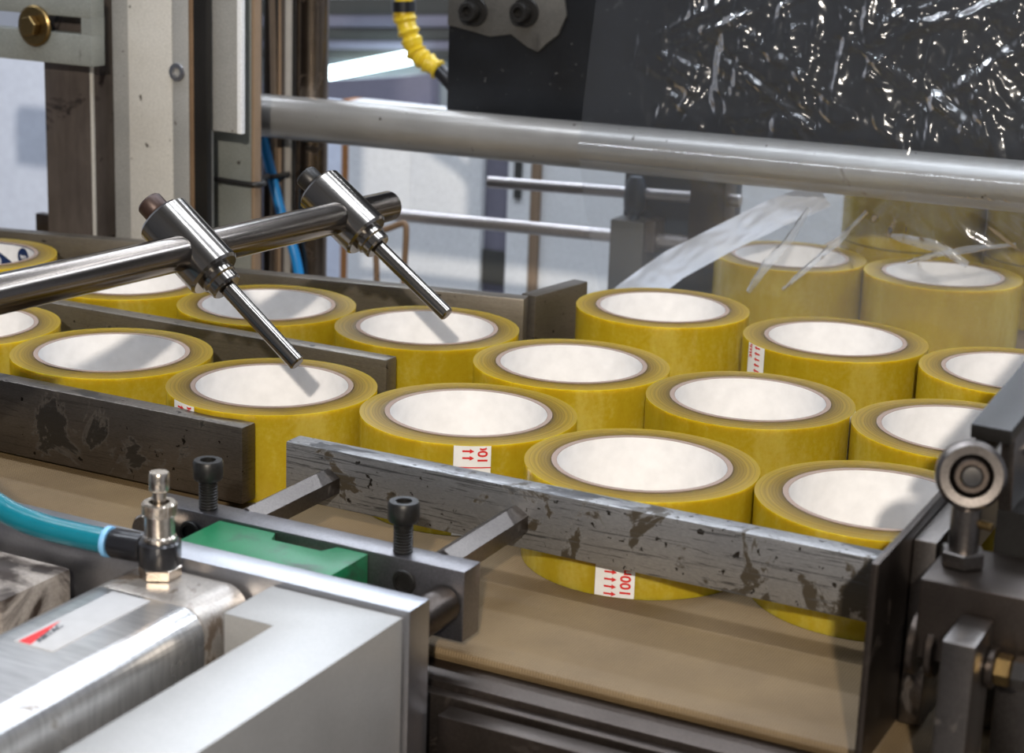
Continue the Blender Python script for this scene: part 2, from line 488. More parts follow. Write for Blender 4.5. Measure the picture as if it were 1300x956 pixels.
class MB:
    """collects shapes (in millimetres, scene coordinates) and links them as ONE mesh object"""

    def __init__(self):
        self.bm = bmesh.new()
        self.smooth = []

    def box(self, x0, x1, y0, y1, z0, z1, bev=0.6, mi=0, mtx=None):
        r = bmesh.ops.create_cube(self.bm, size=1.0)
        vs_ = r['verts']
        for v in vs_:
            v.co = Vector((x0 + (v.co.x + .5) * (x1 - x0), y0 + (v.co.y + .5) * (y1 - y0), z0 + (v.co.z + .5) * (z1 - z0)))
            if mtx:
                v.co = mtx @ v.co
        fs = {f for v in vs_ for f in v.link_faces}
        for f in fs:
            f.material_index = mi
        if bev:
            es = list({e for v in vs_ for e in v.link_edges})
            g = bmesh.ops.bevel(self.bm, geom=es, offset=bev, segments=2, affect='EDGES', profile=0.6)
            for f in g['faces']:
                f.material_index = mi
        return self

    def prism(self, pts, vec, bev=0.0, mi=0):
        vs_ = [self.bm.verts.new(Vector(p)) for p in pts]
        f = self.bm.faces.new(vs_)
        g = bmesh.ops.extrude_face_region(self.bm, geom=[f])
        nv = [x for x in g['geom'] if isinstance(x, bmesh.types.BMVert)]
        bmesh.ops.translate(self.bm, verts=nv, vec=Vector(vec))
        allv = vs_ + nv
        fs = {q for v in allv for q in v.link_faces}
        for q in fs:
            q.material_index = mi
        bmesh.ops.recalc_face_normals(self.bm, faces=list(fs))
        if bev:
            es = list({e for v in allv for e in v.link_edges})
            gg = bmesh.ops.bevel(self.bm, geom=es, offset=bev, segments=2, affect='EDGES', profile=0.6)
            for q in gg['faces']:
                q.material_index = mi
        return self

    def lathe(self, prof, org=(0, 0, 0), axis=(0, 0, 1), seg=32, closed=False, mis=None, phase=0.0):
        x, y, a = basis(axis)
        o = Vector(org)
        rings = []
        for r, h in prof:
            if r <= 1e-6:
                rings.append([self.bm.verts.new(o + a * h)])
            else:
                rings.append([self.bm.verts.new(o + a * h + (x * math.cos(2 * PI * k / seg + phase) + y * math.sin(2 * PI * k / seg + phase)) * r)
                              for k in range(seg)])
        pairs = list(zip(rings, rings[1:]))
        if closed:
            pairs.append((rings[-1], rings[0]))
        fs = []
        for i, (p, q) in enumerate(pairs):
            for k in range(seg):
                k2 = (k + 1) % seg
                if len(p) == 1 and len(q) == 1:
                    continue
                if len(p) == 1:
                    f = self.bm.faces.new((p[0], q[k2], q[k]))
                elif len(q) == 1:
                    f = self.bm.faces.new((p[k], p[k2], q[0]))
                else:
                    f = self.bm.faces.new((p[k], p[k2], q[k2], q[k]))
                f.material_index = mis[i] if mis else 0
                fs.append(f)
        bmesh.ops.recalc_face_normals(self.bm, faces=fs)
        return self

    def cyl(self, p0, p1, r, r1=None, seg=28, bev=0.5, phase=0.0):
        p0, p1 = Vector(p0), Vector(p1)
        L = (p1 - p0).length
        r1 = r if r1 is None else r1
        b = min(bev, r * .4, L * .3)
        prof = [(0, 0), (r - b, 0), (r, b), (r1, L - b), (r1 - b, L), (0, L)] if b else [(0, 0), (r, 0), (r1, L), (0, L)]
        return self.lathe(prof, p0, p1 - p0, seg, phase=phase)

    def tube(self, pts, r, seg=12, sub=6):
        P = [Vector(p) for p in pts]
        Q = []
        for i in range(len(P) - 1):
            p0, p1, p2, p3 = P[max(i - 1, 0)], P[i], P[i + 1], P[min(i + 2, len(P) - 1)]
            for k in range(sub):
                t = k / sub
                Q.append(.5 * ((2 * p1) + (p2 - p0) * t + (2 * p0 - 5 * p1 + 4 * p2 - p3) * t * t + (3 * p1 - p0 - 3 * p2 + p3) * t ** 3))
        Q.append(P[-1])
        rr = r if callable(r) else (lambda t: r)
        prev = None
        x = None
        first = None
        fs = []
        for i, q in enumerate(Q):
            d = (Q[min(i + 1, len(Q) - 1)] - Q[max(i - 1, 0)]).normalized()
            if x is None:
                x, y, _ = basis(d)
            x = (x - d * x.dot(d)).normalized()
            y = d.cross(x)
            ring = [self.bm.verts.new(q + (x * math.cos(2 * PI * k / seg) + y * math.sin(2 * PI * k / seg)) * rr(i / (len(Q) - 1)))
                    for k in range(seg)]
            if prev:
                for k in range(seg):
                    fs.append(self.bm.faces.new((prev[k], prev[(k + 1) % seg], ring[(k + 1) % seg], ring[k])))
            else:
                fs.append(self.bm.faces.new(ring[::-1]))
            prev = ring
        fs.append(self.bm.faces.new(prev))
        bmesh.ops.recalc_face_normals(self.bm, faces=fs)
        return self

    def grid(self, fn, nu, nv):
        vs_ = [[self.bm.verts.new(Vector(fn(i / nu, j / nv))) for j in range(nv + 1)] for i in range(nu + 1)]
        for i in range(nu):
            for j in range(nv):
                self.bm.faces.new((vs_[i][j], vs_[i + 1][j], vs_[i + 1][j + 1], vs_[i][j + 1]))
        return self

    def mesh(self, name, mats, origin=(0, 0, 0), sharp=35):
        o = Vector(origin)
        for v in self.bm.verts:
            v.co = (v.co - o) * S
        me = bpy.data.meshes.new(name)
        self.bm.to_mesh(me)
        self.bm.free()
        for m in mats:
            me.materials.append(m)
        me.polygons.foreach_set('use_smooth', [True] * len(me.polygons))
        me.set_sharp_from_angle(angle=math.radians(sharp))
        return me

    def build(self, name, mats, parent=None, label=None, origin=None, sharp=35):
        mats = mats if isinstance(mats, (list, tuple)) else [mats]
        cs = [v.co for v in self.bm.verts]
        if origin is None:
            lo = [min(c[i] for c in cs) for i in range(3)]
            hi = [max(c[i] for c in cs) for i in range(3)]
            origin = ((lo[0] + hi[0]) / 2, (lo[1] + hi[1]) / 2, lo[2])
        return link(name, self.mesh(name, mats, origin, sharp), origin, parent, label)


ORG = {}


def link(name, data, origin, parent=None, label=None):
    o = bpy.data.objects.new(name, data)
    C.objects.link(o)
    origin = Vector(origin)
    ORG[o.name] = origin
    if parent:
        o.parent = parent
        o.location = (origin - ORG[parent.name]) * S
    else:
        o.location = origin * S
    if label:
        o['label'] = label
    return o


def tag(o, label, cat, group=None):
    o['label'] = label
    o['category'] = cat
    if group:
        o['group'] = group
    return o


def thing(name, origin, label, cat, group=None):
    return tag(link(name, None, origin), label, cat, group)


def struct(o):
    o['kind'] = 'structure'
    return o


def socket_screw(parent, name, head_base, axis, rh, hh, mat_, shank=None, rs=None, seg=32):
    """socket cap head with a hexagonal recess, and a threaded shank below"""
    a = Vector(axis).normalized()
    b = Vector(head_base)
    m = MB()
    rr = rh * 0.52
    m.lathe([(0, 0), (rh * .92, 0), (rh, hh * .12), (rh, hh * .88), (rh * .9, hh), (rr, hh), (rr * .97, hh * .45), (0, hh * .45)], b, a, seg)
    if shank:
        prof = [(0, 0), (rs, 0)]
        k = 0.0
        while k < shank - 1.25:
            prof += [(rs * .88, k + .3), (rs * .88, k + .5), (rs, k + .9), (rs, k + 1.2)]
            k += 1.25
        prof += [(rs * .9, shank), (0, shank)]
        m.lathe(prof, b, -a, 20)
    return m.build(name, mat_, parent)


def text_mesh(body, size, offset=0.0):
    cu = bpy.data.curves.new('lettering', 'FONT')
    cu.body = body
    cu.size = size
    cu.offset = offset
    cu.align_x = 'LEFT'
    cu.resolution_u = 3
    o = bpy.data.objects.new('lettering', cu)
    C.objects.link(o)
    dg = bpy.context.evaluated_depsgraph_get()
    me = bpy.data.meshes.new_from_object(o.evaluated_get(dg))
    vs_ = [v.co.copy() for v in me.vertices]
    fs = [list(p.vertices) for p in me.polygons]
    bpy.data.objects.remove(o)
    bpy.data.curves.remove(cu)
    bpy.data.meshes.remove(me)
    return vs_, fs


# ------------------------------------------------------------------ setting
struct(MB().box(-4000, 3000, -2500, 4200, -900, -850, 0).build('floor', M['concrete']))
struct(MB().box(-4000, 3000, 4200, 4260, -850, 2600, 0).build('wall_back', M['wall']))
struct(MB().box(3000, 3060, -2500, 4200, -850, 2600, 0).build('wall_right', M['wall']))
struct(MB().box(-4060, 3060, -2560, -2500, -850, 2600, 0).build('wall_front', M['dark_wall']))
struct(MB().box(-4060, 3060, -2560, 4260, 2600, 2660, 0).build('ceiling', M['dark_wall']))
struct(MB().box(-4060, -4000, -2500, 4200, -850, 2600, 0).build('wall_left', M['wall']))

# conveyor
cv = thing('conveyor', (-200, 100, -850), 'wide beige canvas conveyor belt on a dark steel bed under the tape rolls', 'conveyor')
m = MB()
# belt with a rolled near edge
prof = [(-133, -6), (-134.5, -3), (-133.5, -0.9), (-130, 0), (344, 0), (344, -6)]
m.prism([(-900, y, z) for y, z in prof], (1300, 0, 0))
m.build('belt', M['belt'], cv)
MB().box(-900, 400, -150, 344.5, -46, -6.2, 1).build('bed', M['dark_steel'], cv)
m = MB()
m.box(-900, 400, -156, -150.2, -40, -9, 1)
m.build('side_rail', M['dark_steel'], cv)
for x in (-850, 350):
    MB().box(x - 25, x + 25, 60, 140, -850, -46.2, 1).build('leg', M['dark_steel'], cv)
tb = thing('outfeed_table', (100, 500, -850), 'beige-topped outfeed table behind the film curtain carrying the wrapped rolls', 'table')
MB().box(-156, 420, 353, 900, -10, 0, 1.5).build('top', M['belt'], tb)
MB().box(-150, 400, 380, 760, -60, -10.2, 1).build('frame', M['dark_steel'], tb)
for x in (-100, 350):
    MB().box(x - 25, x + 25, 640, 700, -850, -60.2, 1).build('leg', M['dark_steel'], tb)

# ------------------------------------------------------------------ tape rolls
TH = 44.0


def winding_mesh():
    b = MB()
    b.lathe([(40.6, 0.0), (52.6, 0.0), (52.6, TH), (40.6, TH)], seg=96, closed=True)
    return b.mesh('winding', [M['tape']])


def core_mesh(inner):
    b = MB()
    b.lathe([(38.0, 0.2), (40.5, 0.2), (40.5, TH + .35), (38.2, TH + .35), (38.0, TH + .1)], seg=96, closed=True, mis=[1, 1, 1, 1, 0])
    return b.mesh('core', [inner, M['kraft']])


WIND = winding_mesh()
CORE = core_mesh(M['paper'])
CORE_BLUE = core_mesh(M['blue_print'])


def bend(pts, R, z0=0.0):
    return [Vector((R * math.sin(x / R), -R * math.cos(x / R), z0 + z)) for x, z in pts]


def curved(shapes, R, name, mt, subdiv=False):
    """flat outlines (s, z) bent around the outside of a roll, facing -Y"""
    verts, faces = [], []
    for vs_, fs in shapes:
        k = len(verts)
        verts += bend(vs_, R)
        faces += [[i + k for i in f] for f in fs]
    me = bpy.data.meshes.new(name)
    me.from_pydata([v * S for v in verts], [], faces)
    me.materials.append(mt)
    return me


def strip(s0, s1, z0, z1, n=10):
    vs_ = []
    for i in range(n + 1):
        s = s0 + (s1 - s0) * i / n
        vs_ += [(s, z0), (s, z1)]
    return vs_, [[2 * i, 2 * i + 2, 2 * i + 3, 2 * i + 1] for i in range(n)]


def label_meshes(start, flip, top_line):
    """white paper slip with a column of red arrows and 100mt printed up the slip"""
    w = 8.6
    sl = curved([strip(-w, w, 0.3, TH - .3)], 52.72, 'label', M['label'])
    sh = []

    def put(vs_, fs):
        if flip:
            vs_ = [(-s, TH - z) for s, z in vs_]
        sh.append((vs_, fs))
    z = 1.6
    while z < TH - 2:
        if not (top_line and abs(z - top_line) < 1.6):
            put([(-4.6, z - .45), (-1.2, z - .45), (-1.2, z - 1.15), (.9, z), (-1.2, z + 1.15), (-1.2, z + .45), (-4.6, z + .45)],
                [[0, 1, 5, 6], [2, 3, 4]])
        z += 3.3
    tv, tf = text_mesh('100mt', 6.4, 0.16)
    for z0 in (start, start + 24.5, start - 28.5):
        vs_ = [(6.9 - v.y, z0 + v.x) for v in tv]
        # keep only whole glyph faces that lie on the slip
        fs = [f for f in tf if all(.5 < vs_[i][1] < TH - .5 for i in f)]
        put(vs_, fs)
    if top_line:
        put(*strip(-w, w, top_line - .3, top_line + .3, 6))
    pr = curved(sh, 52.8, 'print', M['red'])
    return sl, pr


LAB_A = label_meshes(1.0, False, None)
LAB_B = label_meshes(35.2, False, 33.4)
LAB_F = label_meshes(20.5, True, None)
ROLLS = [   # x, y, label angle, label kind, text
    (1.7, 0, -77.4, LAB_A, 'yellow tape roll nearest the camera, red 100mt slip showing below the steel bar'),
    (-100.6, 26.4, -59.6, LAB_B, 'yellow tape roll left of the nearest one, red-printed slip just above the steel bar'),
    (-98.5, 138, None, None, 'yellow tape roll in the centre, right of the blunt middle rail end'),
    (6.5, 127.1, 7.5, LAB_A, 'yellow tape roll behind the nearest one, red speck on its right rim'),
    (-109, 289.8, None, None, 'yellow tape roll beside the stained return plate, left edge of the film behind it'),
    (4.5, 274.8, -129.5, LAB_F, 'yellow tape roll with a red-arrowed white slip on its left side'),
    (106.7, 11.1, None, None, 'yellow tape roll at front right, half hidden by the hinge post and plate'),
    (-205.4, 13.2, -110.0, LAB_B, 'yellow tape roll under the nearer pointed steel finger, behind the dark front rail end'),
    (-201.2, 162.5, None, None, 'yellow tape roll under the tip of the farther steel finger'),
    (-306.6, 156.2, None, None, 'yellow tape roll behind the middle rail with the nearer finger crossing its core'),
    (-310.8, 18.9, None, None, 'yellow tape roll at left behind the dark rail, broad shadow across its core'),
    (-95.4, 488, None, None, 'blurred yellow tape roll behind the film with its left side free, grey core'),
    (10.8, 493.4, None, None, 'blurred brownish tape roll behind the film, dark grey core, below the whitish glare strips'),
    (111.8, 135.1, None, None, 'yellow tape roll at right whose rim is cut by the black hinge arm'),
    (111, 262, None, None, 'yellow tape roll at the right edge above the black hinge arm'),
    (-416.4, 21.1, None, None, 'yellow tape roll cut off by the left edge under the thick steel rod'),
    (-412.2, 159.4, None, None, 'yellow tape roll mostly hidden under the thick steel rod at left'),
    (-540, 163, None, 'blue', 'pale yellow tape roll with a navy printed core at the far left'),
    (-39, 600, None, None, 'blurred lower tape roll of the farthest stack, behind the two film-covered rolls'),
    (67.5, 600, None, None, 'blurred lower tape roll of the farthest stack, at the right edge'),
    (-39, 600.5, None, None, 'blurred upper tape roll of the farthest stack, left of the dark gap under the pipe'),
    (67.5, 600.5, None, None, 'blurred upper tape roll of the farthest stack, right of the dark gap under the pipe'),
]
RG = 'yellow packing tape rolls on the conveyor'
for i, (x, y, la, lk, txt) in enumerate(ROLLS):
    r = thing('tape_roll', (x, y, 44.9 if y == 600.5 else 0.15), txt, 'tape roll', RG)
    r.rotation_euler.z = 0
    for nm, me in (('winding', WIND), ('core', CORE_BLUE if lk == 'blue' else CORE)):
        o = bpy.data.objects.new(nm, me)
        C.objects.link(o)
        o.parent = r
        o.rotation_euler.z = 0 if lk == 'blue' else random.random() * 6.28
    if isinstance(lk, tuple):
        o = bpy.data.objects.new('label', lk[0])
        C.objects.link(o)
        o.parent = r
        o.rotation_euler.z = math.radians(la + 90)
        q = bpy.data.objects.new('print', lk[1])
        C.objects.link(q)
        q.parent = o
    if lk == 'blue':
        # white printed panel with ring emblems on the inside of the navy core
        def inner(vs_, R=37.9):
            return [Vector((R * math.sin(s / R), R * math.cos(s / R), z)) * S for s, z in vs_]
        verts, faces = [], []

        def put(vs_, fs):
            k = len(verts)
            verts.extend(inner(vs_))
            faces.extend([[a + k for a in f] for f in fs])
        vs_, fs = [], []
        for k in range(15):                       # slanted white panel running to the right
            s = -20 + k * 4.4
            z0 = min(TH - .6, max(1, 39 - (s + 13.5) * .64))
            vs_ += [(s, z0), (s, TH - .5)]
        put(vs_, [[2 * k, 2 * k + 1, 2 * k + 3, 2 * k + 2] for k in range(14)])
        for cs, cz in ((-15, 31.5), (-5.5, 24.5)):
            a = [(cs + rr * math.cos(t * PI / 12), cz + rr * math.sin(t * PI / 12)) for t in range(24) for rr in (4.4, 3.7)]
            put(a, [[2 * k, (2 * k + 2) % 48, (2 * k + 3) % 48, 2 * k + 1] for k in range(24)])
        me = bpy.data.meshes.new('print')
        me.from_pydata(verts, [], faces)
        me.materials.append(M['paper'])
        o = bpy.data.objects.new('print', me)
        C.objects.link(o)
        o.parent = r
        o['label'] = 'white panel and rings printed inside the core'
        verts, faces = [], []
        R2 = 37.7
        cs, cz = 9.2, 36.8
        a = [(cs, cz)] + [(cs + 6.2 * math.cos(t * PI / 12), cz + 6.2 * math.sin(t * PI / 12)) for t in range(24)]
        verts = [Vector((R2 * math.sin(s / R2), R2 * math.cos(s / R2), z)) * S for s, z in a]
        faces = [[0, 1 + k, 1 + (k + 1) % 24] for k in range(24)]
        me = bpy.data.meshes.new('emblem')
        me.from_pydata(verts, [], faces)
        me.materials.append(M['blue_print'])
        o = bpy.data.objects.new('emblem', me)
        C.objects.link(o)
        o.parent = r
        tv, tf = text_mesh('wp', 6.0, 0.1)
        w_ = max(v.x for v in tv)
        R3_ = 37.5
        me = bpy.data.meshes.new('lettering')
        me.from_pydata([Vector((R3_ * math.sin((cs + v.x - w_ / 2) / R3_), R3_ * math.cos((cs + v.x - w_ / 2) / R3_), cz - 1.5 + v.y)) * S for v in tv], [], tf)
        me.materials.append(M['paper'])
        o = bpy.data.objects.new('lettering', me)
        C.objects.link(o)
        o.parent = r

# ------------------------------------------------------------------ guide rails
GR = 'steel lane guide rails'
t = thing('guide_rail', (-400, -42, 0), 'long dark oily steel guide rail in front of the left rolls', 'guide rail', GR)
MB().box(-760, -181, -47.5, -36.5, 3.5, 41.5, 1.0).build('bar', M['rail'], t)
for x in (-700, -440):
    MB().box(x - 10, x + 10, -47, -37, 0, 3.4, .2).build('foot', M['dark_steel'], t)
t = thing('guide_rail', (-400, 97, 0), 'steel guide rail between the two left lanes, blunt end in the middle of the picture', 'guide rail', GR)
MB().box(-760, -186, 92, 103, 3.5, 42.5, 1.0).build('bar', M['rail_pale'], t)
for x in (-700, -440):
    MB().box(x - 10, x + 10, 92.5, 102.5, 0, 3.4, .2).build('foot', M['dark_steel'], t)
t = thing('guide_rail', (-270, 235, 0), 'rear steel guide rail with black worn patches and a return plate at its end', 'guide rail', GR)
a = math.atan2(251 - 212, -184 + 368)
mt = Matrix.Translation((-184, 251, 0)) @ Matrix.Rotation(a, 4, 'Z')
MB().box(-206, 0, 0, 12, 2, 46, 1.0, mtx=mt).build('bar', M['rail_pale'], t)
mt2 = Matrix.Translation((-184, 251, 0)) @ Matrix.Rotation(math.radians(-9), 4, 'Z')
MB().box(-11, 0, 12.5, 70, 2, 46, 1.0, mtx=mt2).build('end_plate', M['rail_pale'], t)
MB().box(-120, -90, 1, 11, 0, 1.9, .2, mtx=mt).build('foot', M['dark_steel'], t)
MB().box(-24, -4, 1, 11, 0, 1.9, .2, mtx=mt).build('foot', M['dark_steel'], t)
t = thing('guide_rail', (-560, 215, 0), 'tan-edged guide rail behind the navy-core roll at the far left', 'guide rail', GR)
mt = Matrix.Translation((-534, 232, 0)) @ Matrix.Rotation(math.radians(14), 4, 'Z')
MB().box(-180, 70, 2, 13, 0, 46, 1.0, mtx=mt).build('bar', M['rail_pale'], t)

# ------------------------------------------------------------------ pusher bar on hex rods
pu = thing('pusher', (-20, -100, 0), 'scratched grey steel pusher bar on two hexagonal rods in a dark clamp block', 'pusher')
MB().box(-145, 148, -65, -53.5, 19, 46, 1.2).build('bar', M['bar'], pu, 'scratched bar with brown worn patches')
for x, z in ((-122, 30.5), (-28, 31)):
    MB().cyl((x, -128, z), (x, -65.1, z), 7.0, seg=6, bev=0.2, phase=PI / 6).build('hex_rod', M['grey_steel'], pu)
m = MB()
m.box(-166, -11.5, -141, -127.5, 7, 36.5, 0.9)
m.build('clamp_block', M['block'], pu)
for x in (-137, -43):
    socket_screw(pu, 'socket_screw', (x, -134.2, 49.3), (0, 0, 1), 6.4, 8.2, M['black'], 12.7, 4.0)
# boss and screw seats on the front of the block
m = MB()
m.lathe([(0, 0), (7.4, 0), (7.6, .6), (7.6, 30), (0, 30)], (-20, -172.5, 22), (0, 1, 0), 32)
m.build('guide_boss', M['dark_steel'], pu)
for x in (-38, -141):
    MB().lathe([(0, -.2), (3.2, -.2), (4.6, -.2), (5.2, .6), (4.7, 1.2), (3.4, 1.3), (3.2, .2), (0, .2)], (x, -141.3, 27), (0, -1, 0), 24).build('screw_seat', M['black'], pu)
MB().lathe([(0, 0), (7, 0), (7.4, .5), (7.4, 9), (6.6, 10), (0, 10)], (-157, -141.2, 27), (0, -1, 0), 28).build('guide_boss', M['nickel'], pu)
# green slotted spacer lying between block and slide plate
t = thing('spacer', (-90, -158, 10), 'green plastic slotted spacer between the clamp block and grey plate', 'spacer')
m = MB()
zt = 35.4
P2 = [(-126, -141.6), (-98.5, -141.6), (-95.5, -148.5), (-72, -148.5), (-69, -141.6), (-54.5, -141.6), (-54.5, -170.5), (-126, -170.5)]
m.prism([(x, y, 10) for x, y in P2], (0, 0, zt - 10), 0.5)
m.build('slotted_body', M['green'], t)
MB().box(-94.5, -73, -148, -142.3, 12, 30, .4).build('shim', M['kraft'], t)

# ------------------------------------------------------------------ slide with plate and pale body
sl = thing('slide_unit', (-100, -230, -40), 'grey slide plate with pale aluminium stepped body in the lower left foreground', 'slide unit')
m = MB()
pts = [(-8, -174, -40), (-8, -174, 38), (-222, -174, 38)]
for k in range(1, 6):
    an = k * PI / 12
    pts.append((-222 - 6 * math.sin(an), -174, 32 + 6 * math.cos(an)))
pts += [(-228, -174, 32), (-228, -174, -40)]
m.prism(pts, (0, -15, 0), 0.7)
m.build('plate', M['alu'], sl)
m = MB()
P3 = [(-10, -190.2), (-67, -190.2), (-67, -221), (-45.5, -221), (-45.5, -420), (-10, -420)]
m.prism([(x, y, -40) for x, y in P3], (0, 0, 76), 0.8)
m.build('stepped_body', M['alu_pale'], sl)
MB().box(-67, -45.8, -420, -221.3, -40, 14, .8).build('lower_step', M['alu_pale'], sl)
MB().box(-420, 60, -520, -172, -60, -40.3, 1).build('base_plate', M['dark_steel'], sl)
MB().box(-300, 0, -400, -250, -850, -60.3, 2).build('pedestal', M['dark_steel'], sl)
MB().box(-6, 120, -170, -160, -60, -10, 1).build('cross_bar', M['dark_steel'], sl)

# ------------------------------------------------------------------ pneumatic cylinder
cy = thing('air_cylinder', (-96, -300, -10), 'satin silver air cylinder with red-marked name label at lower left', 'cylinder')


def rounded(x0, x1, z0, z1, r, n=8):
    o = []
    for cx, cz, a0 in ((x1 - r, z1 - r, 0), (x0 + r, z1 - r, 90), (x0 + r, z0 + r, 180), (x1 - r, z0 + r, 270)):
        for k in range(n + 1):
            an = math.radians(a0 + 90 * k / n)
            o.append((cx + r * math.cos(an), cz + r * math.sin(an)))
    return o


ZT = 34.0
oc = rounded(-131, -76, -22, ZT, 10)
MB().prism([(x, -220.3, z) for x, z in oc], (0, -300, 0), 0.4).build('barrel', M['alu_barrel'], cy)
MB().prism([(x, -192, z) for x, z in rounded(-131, -76, -22, ZT, 10)], (0, -28, 0), 1.5).build('end_cap', M['alu_dirty'], cy, 'oil-stained end cap')
lb = MB().box(-116, -98.5, -276, -222.5, ZT - .02, ZT + .25, .1).build('name_label', M['silver_label'], cy)
m = MB()
m.prism([(-114.3, -275.5, ZT + .3), (-108.8, -275.5, ZT + .3), (-113.9, -254, ZT + .3)], (0, 0, .05))
m.build('red_wedge', M['red'], lb)
tv, tf = text_mesh('AIRTAC', 4.6, 0.12)
m = MB()
vv = [m.bm.verts.new((-107.3 - v.y * .8 - v.x * .15, -272.5 + v.x * .95, ZT + .5)) for v in tv]
for f in tf:
    m.bm.faces.new([vv[i] for i in f])
m.build('lettering', M['navy'], lb)

# flow control fitting standing on the end cap
fi = thing('flow_fitting', (-112, -213, ZT), 'black elbow air fitting with knurled nickel adjusting knob on the cylinder end', 'fitting')
fx, fy = -111.0, -200.5
zb = ZT + .1
MB().cyl((fx, fy, zb), (fx, fy, zb + 4.4), 8.2, seg=6, bev=.5).build('hex_nut', M['nickel'], fi)
m = MB()
m.lathe([(0, 0), (7.6, 0), (8.1, .8), (8.1, 9.2), (7.3, 10), (0, 10)], (fx, fy, zb + 4.5), (0, 0, 1), 32)
m.build('fitting_body', M['black_plastic'], fi)
m = MB()
m.lathe([(0, 0), (5.2, 0), (5.8, .6), (5.8, 13), (5.2, 14.2), (0, 14.2)], (fx - 7.4, fy - .0, zb + 9.6), (-1, -.12, .0), 28)
m.build('elbow_arm', M['black_plastic'], fi)
MB().lathe([(0, 0), (5.9, 0), (6.1, .4), (6.1, 1.8), (5.8, 2.2), (0, 2.2)], (fx - 21.9, fy - 1.75, zb + 9.6), (-1, -.12, .0), 28).build('release_ring', M['pale_blue'], fi)
MB().lathe([(0, 0), (6.4, 0), (6.4, 1.5), (5.7, 2.2), (5.7, 10), (0, 10)], (fx, fy, zb + 14.6), (0, 0, 1), 32).build('collar', M['nickel'], fi)
m = MB()
m.lathe([(0, 0), (6.2, 0), (6.4, .4), (6.4, 4.4), (5.9, 5), (4.0, 5), (3.8, 1.0), (0, 1.0)], (fx, fy, zb + 24.7), (0, 0, 1), 36)
for k in range(28):
    an = 2 * PI * k / 28
    c_, s_ = math.cos(an), math.sin(an)
    mtk = Matrix.Translation((fx + 6.4 * c_, fy + 6.4 * s_, zb + 27.2)) @ Matrix.Rotation(an, 4, 'Z')
    m.box(-.3, .35, -.36, .36, -1.9, 1.9, 0, mtx=mtk)
m.build('knurled_ring', M['nickel'], fi)
m = MB()
m.lathe([(0, 0), (2.6, 0), (2.6, 7.6), (3.6, 8.2), (3.9, 8.8), (3.9, 14.4), (3.5, 15.2), (0, 15.2)], (fx, fy, zb + 26.2), (0, 0, 1), 32)
m.build('adjusting_stem', M['nickel'], fi)
t = MB().tube([(fx - 24.2, fy - 2, zb + 9.6), (fx - 34, fy - 3, zb + 9.8), (fx - 54, fy - 5, zb + 11), (fx - 76, fy - 4, zb + 14.5), (fx - 130, fy + 5, zb + 28), (fx - 200, fy + 20, zb + 50)],
              5.0, 16).build('air_hose', M['teal'])
tag(t, 'teal plastic air hose leaving the black elbow fitting to the left', 'hose')
bb = thing('cast_block', (-190, -225, -40), 'grimy beige cast block with a dark oil stain under the teal hose', 'block')
MB().box(-235, -158, -236, -196, -39.9, 26, 2.2).build('body', M['beige_block'], bb)
MB().cyl((-172, -251, -39.9), (-172, -251, 6), 12, seg=28).build('round_foot', M['galv'], bb)
MB().box(-200, -150, -195.6, -190, -39.9, 10, 1).build('back_lug', M['dark_steel'], bb)

# ------------------------------------------------------------------ hold-down rod with two fingers
hd = thing('hold_down', (-225, 0, 117), 'thick polished steel rod with two clamp heads and pointed-down steel fingers', 'rod holder')
ra, rb = Vector((-225, -330, 125.2)), Vector((-225, 158, 112.2))
MB().cyl(ra, rb, 8.6, seg=48, bev=1.0).build('rod', M['steel'], hd)
rd = (rb - ra).normalized()
for (cyy, tip, bolt) in ((-25.2, (-164.9, -25.2, 70.0), 'rust_bolt'), (112.6, (-160.9, 112.6, 66.9), 'black')):
    ctr = ra + rd * ((cyy - ra.y) / rd.y)
    tipv = Vector(tip)
    ax = (tipv - ctr).normalized()
    m = MB()
    m.lathe([(0, -23), (12.4, -23), (13.8, -21.6), (13.8, 15.2), (12.6, 16.6), (9.0, 16.6), (9.0, 20), (8.0, 20.8), (8.0, 24.5), (7.2, 25.5), (0, 25.5)], ctr, ax, 48)
    hdm = m.build('clamp_head', M['steel_bright'], hd)
    socket_screw(hdm, 'socket_screw', ctr - ax * 25.5, -ax, 6.6, 7.8, M[bolt], 3, 3.5)
    MB().cyl(ctr + ax * 25.3, tipv, 4.1, seg=32, bev=.8).build('finger', M['steel_bright'], hd)

# ------------------------------------------------------------------ right-hand hinged guide
rg = thing('hinged_guide', (165, -120, 0), 'dark upright guide plate with rod-end bearing and hinge brackets at the right edge', 'hinge')
MB().box(149.4, 152, -154, -43, 2, 78, .6).build('guide_plate', M['dark_steel'], rg)
m = MB()
m.prism([(152.3, -109, 2), (152.3, -109, 73), (152.3, 60, 73), (152.3, 60, 47), (152.3, -44, 47), (152.3, -44, 2)], (8.2, 0, 0), .7)
m.build('backing_plate', M['grey_steel'], rg)
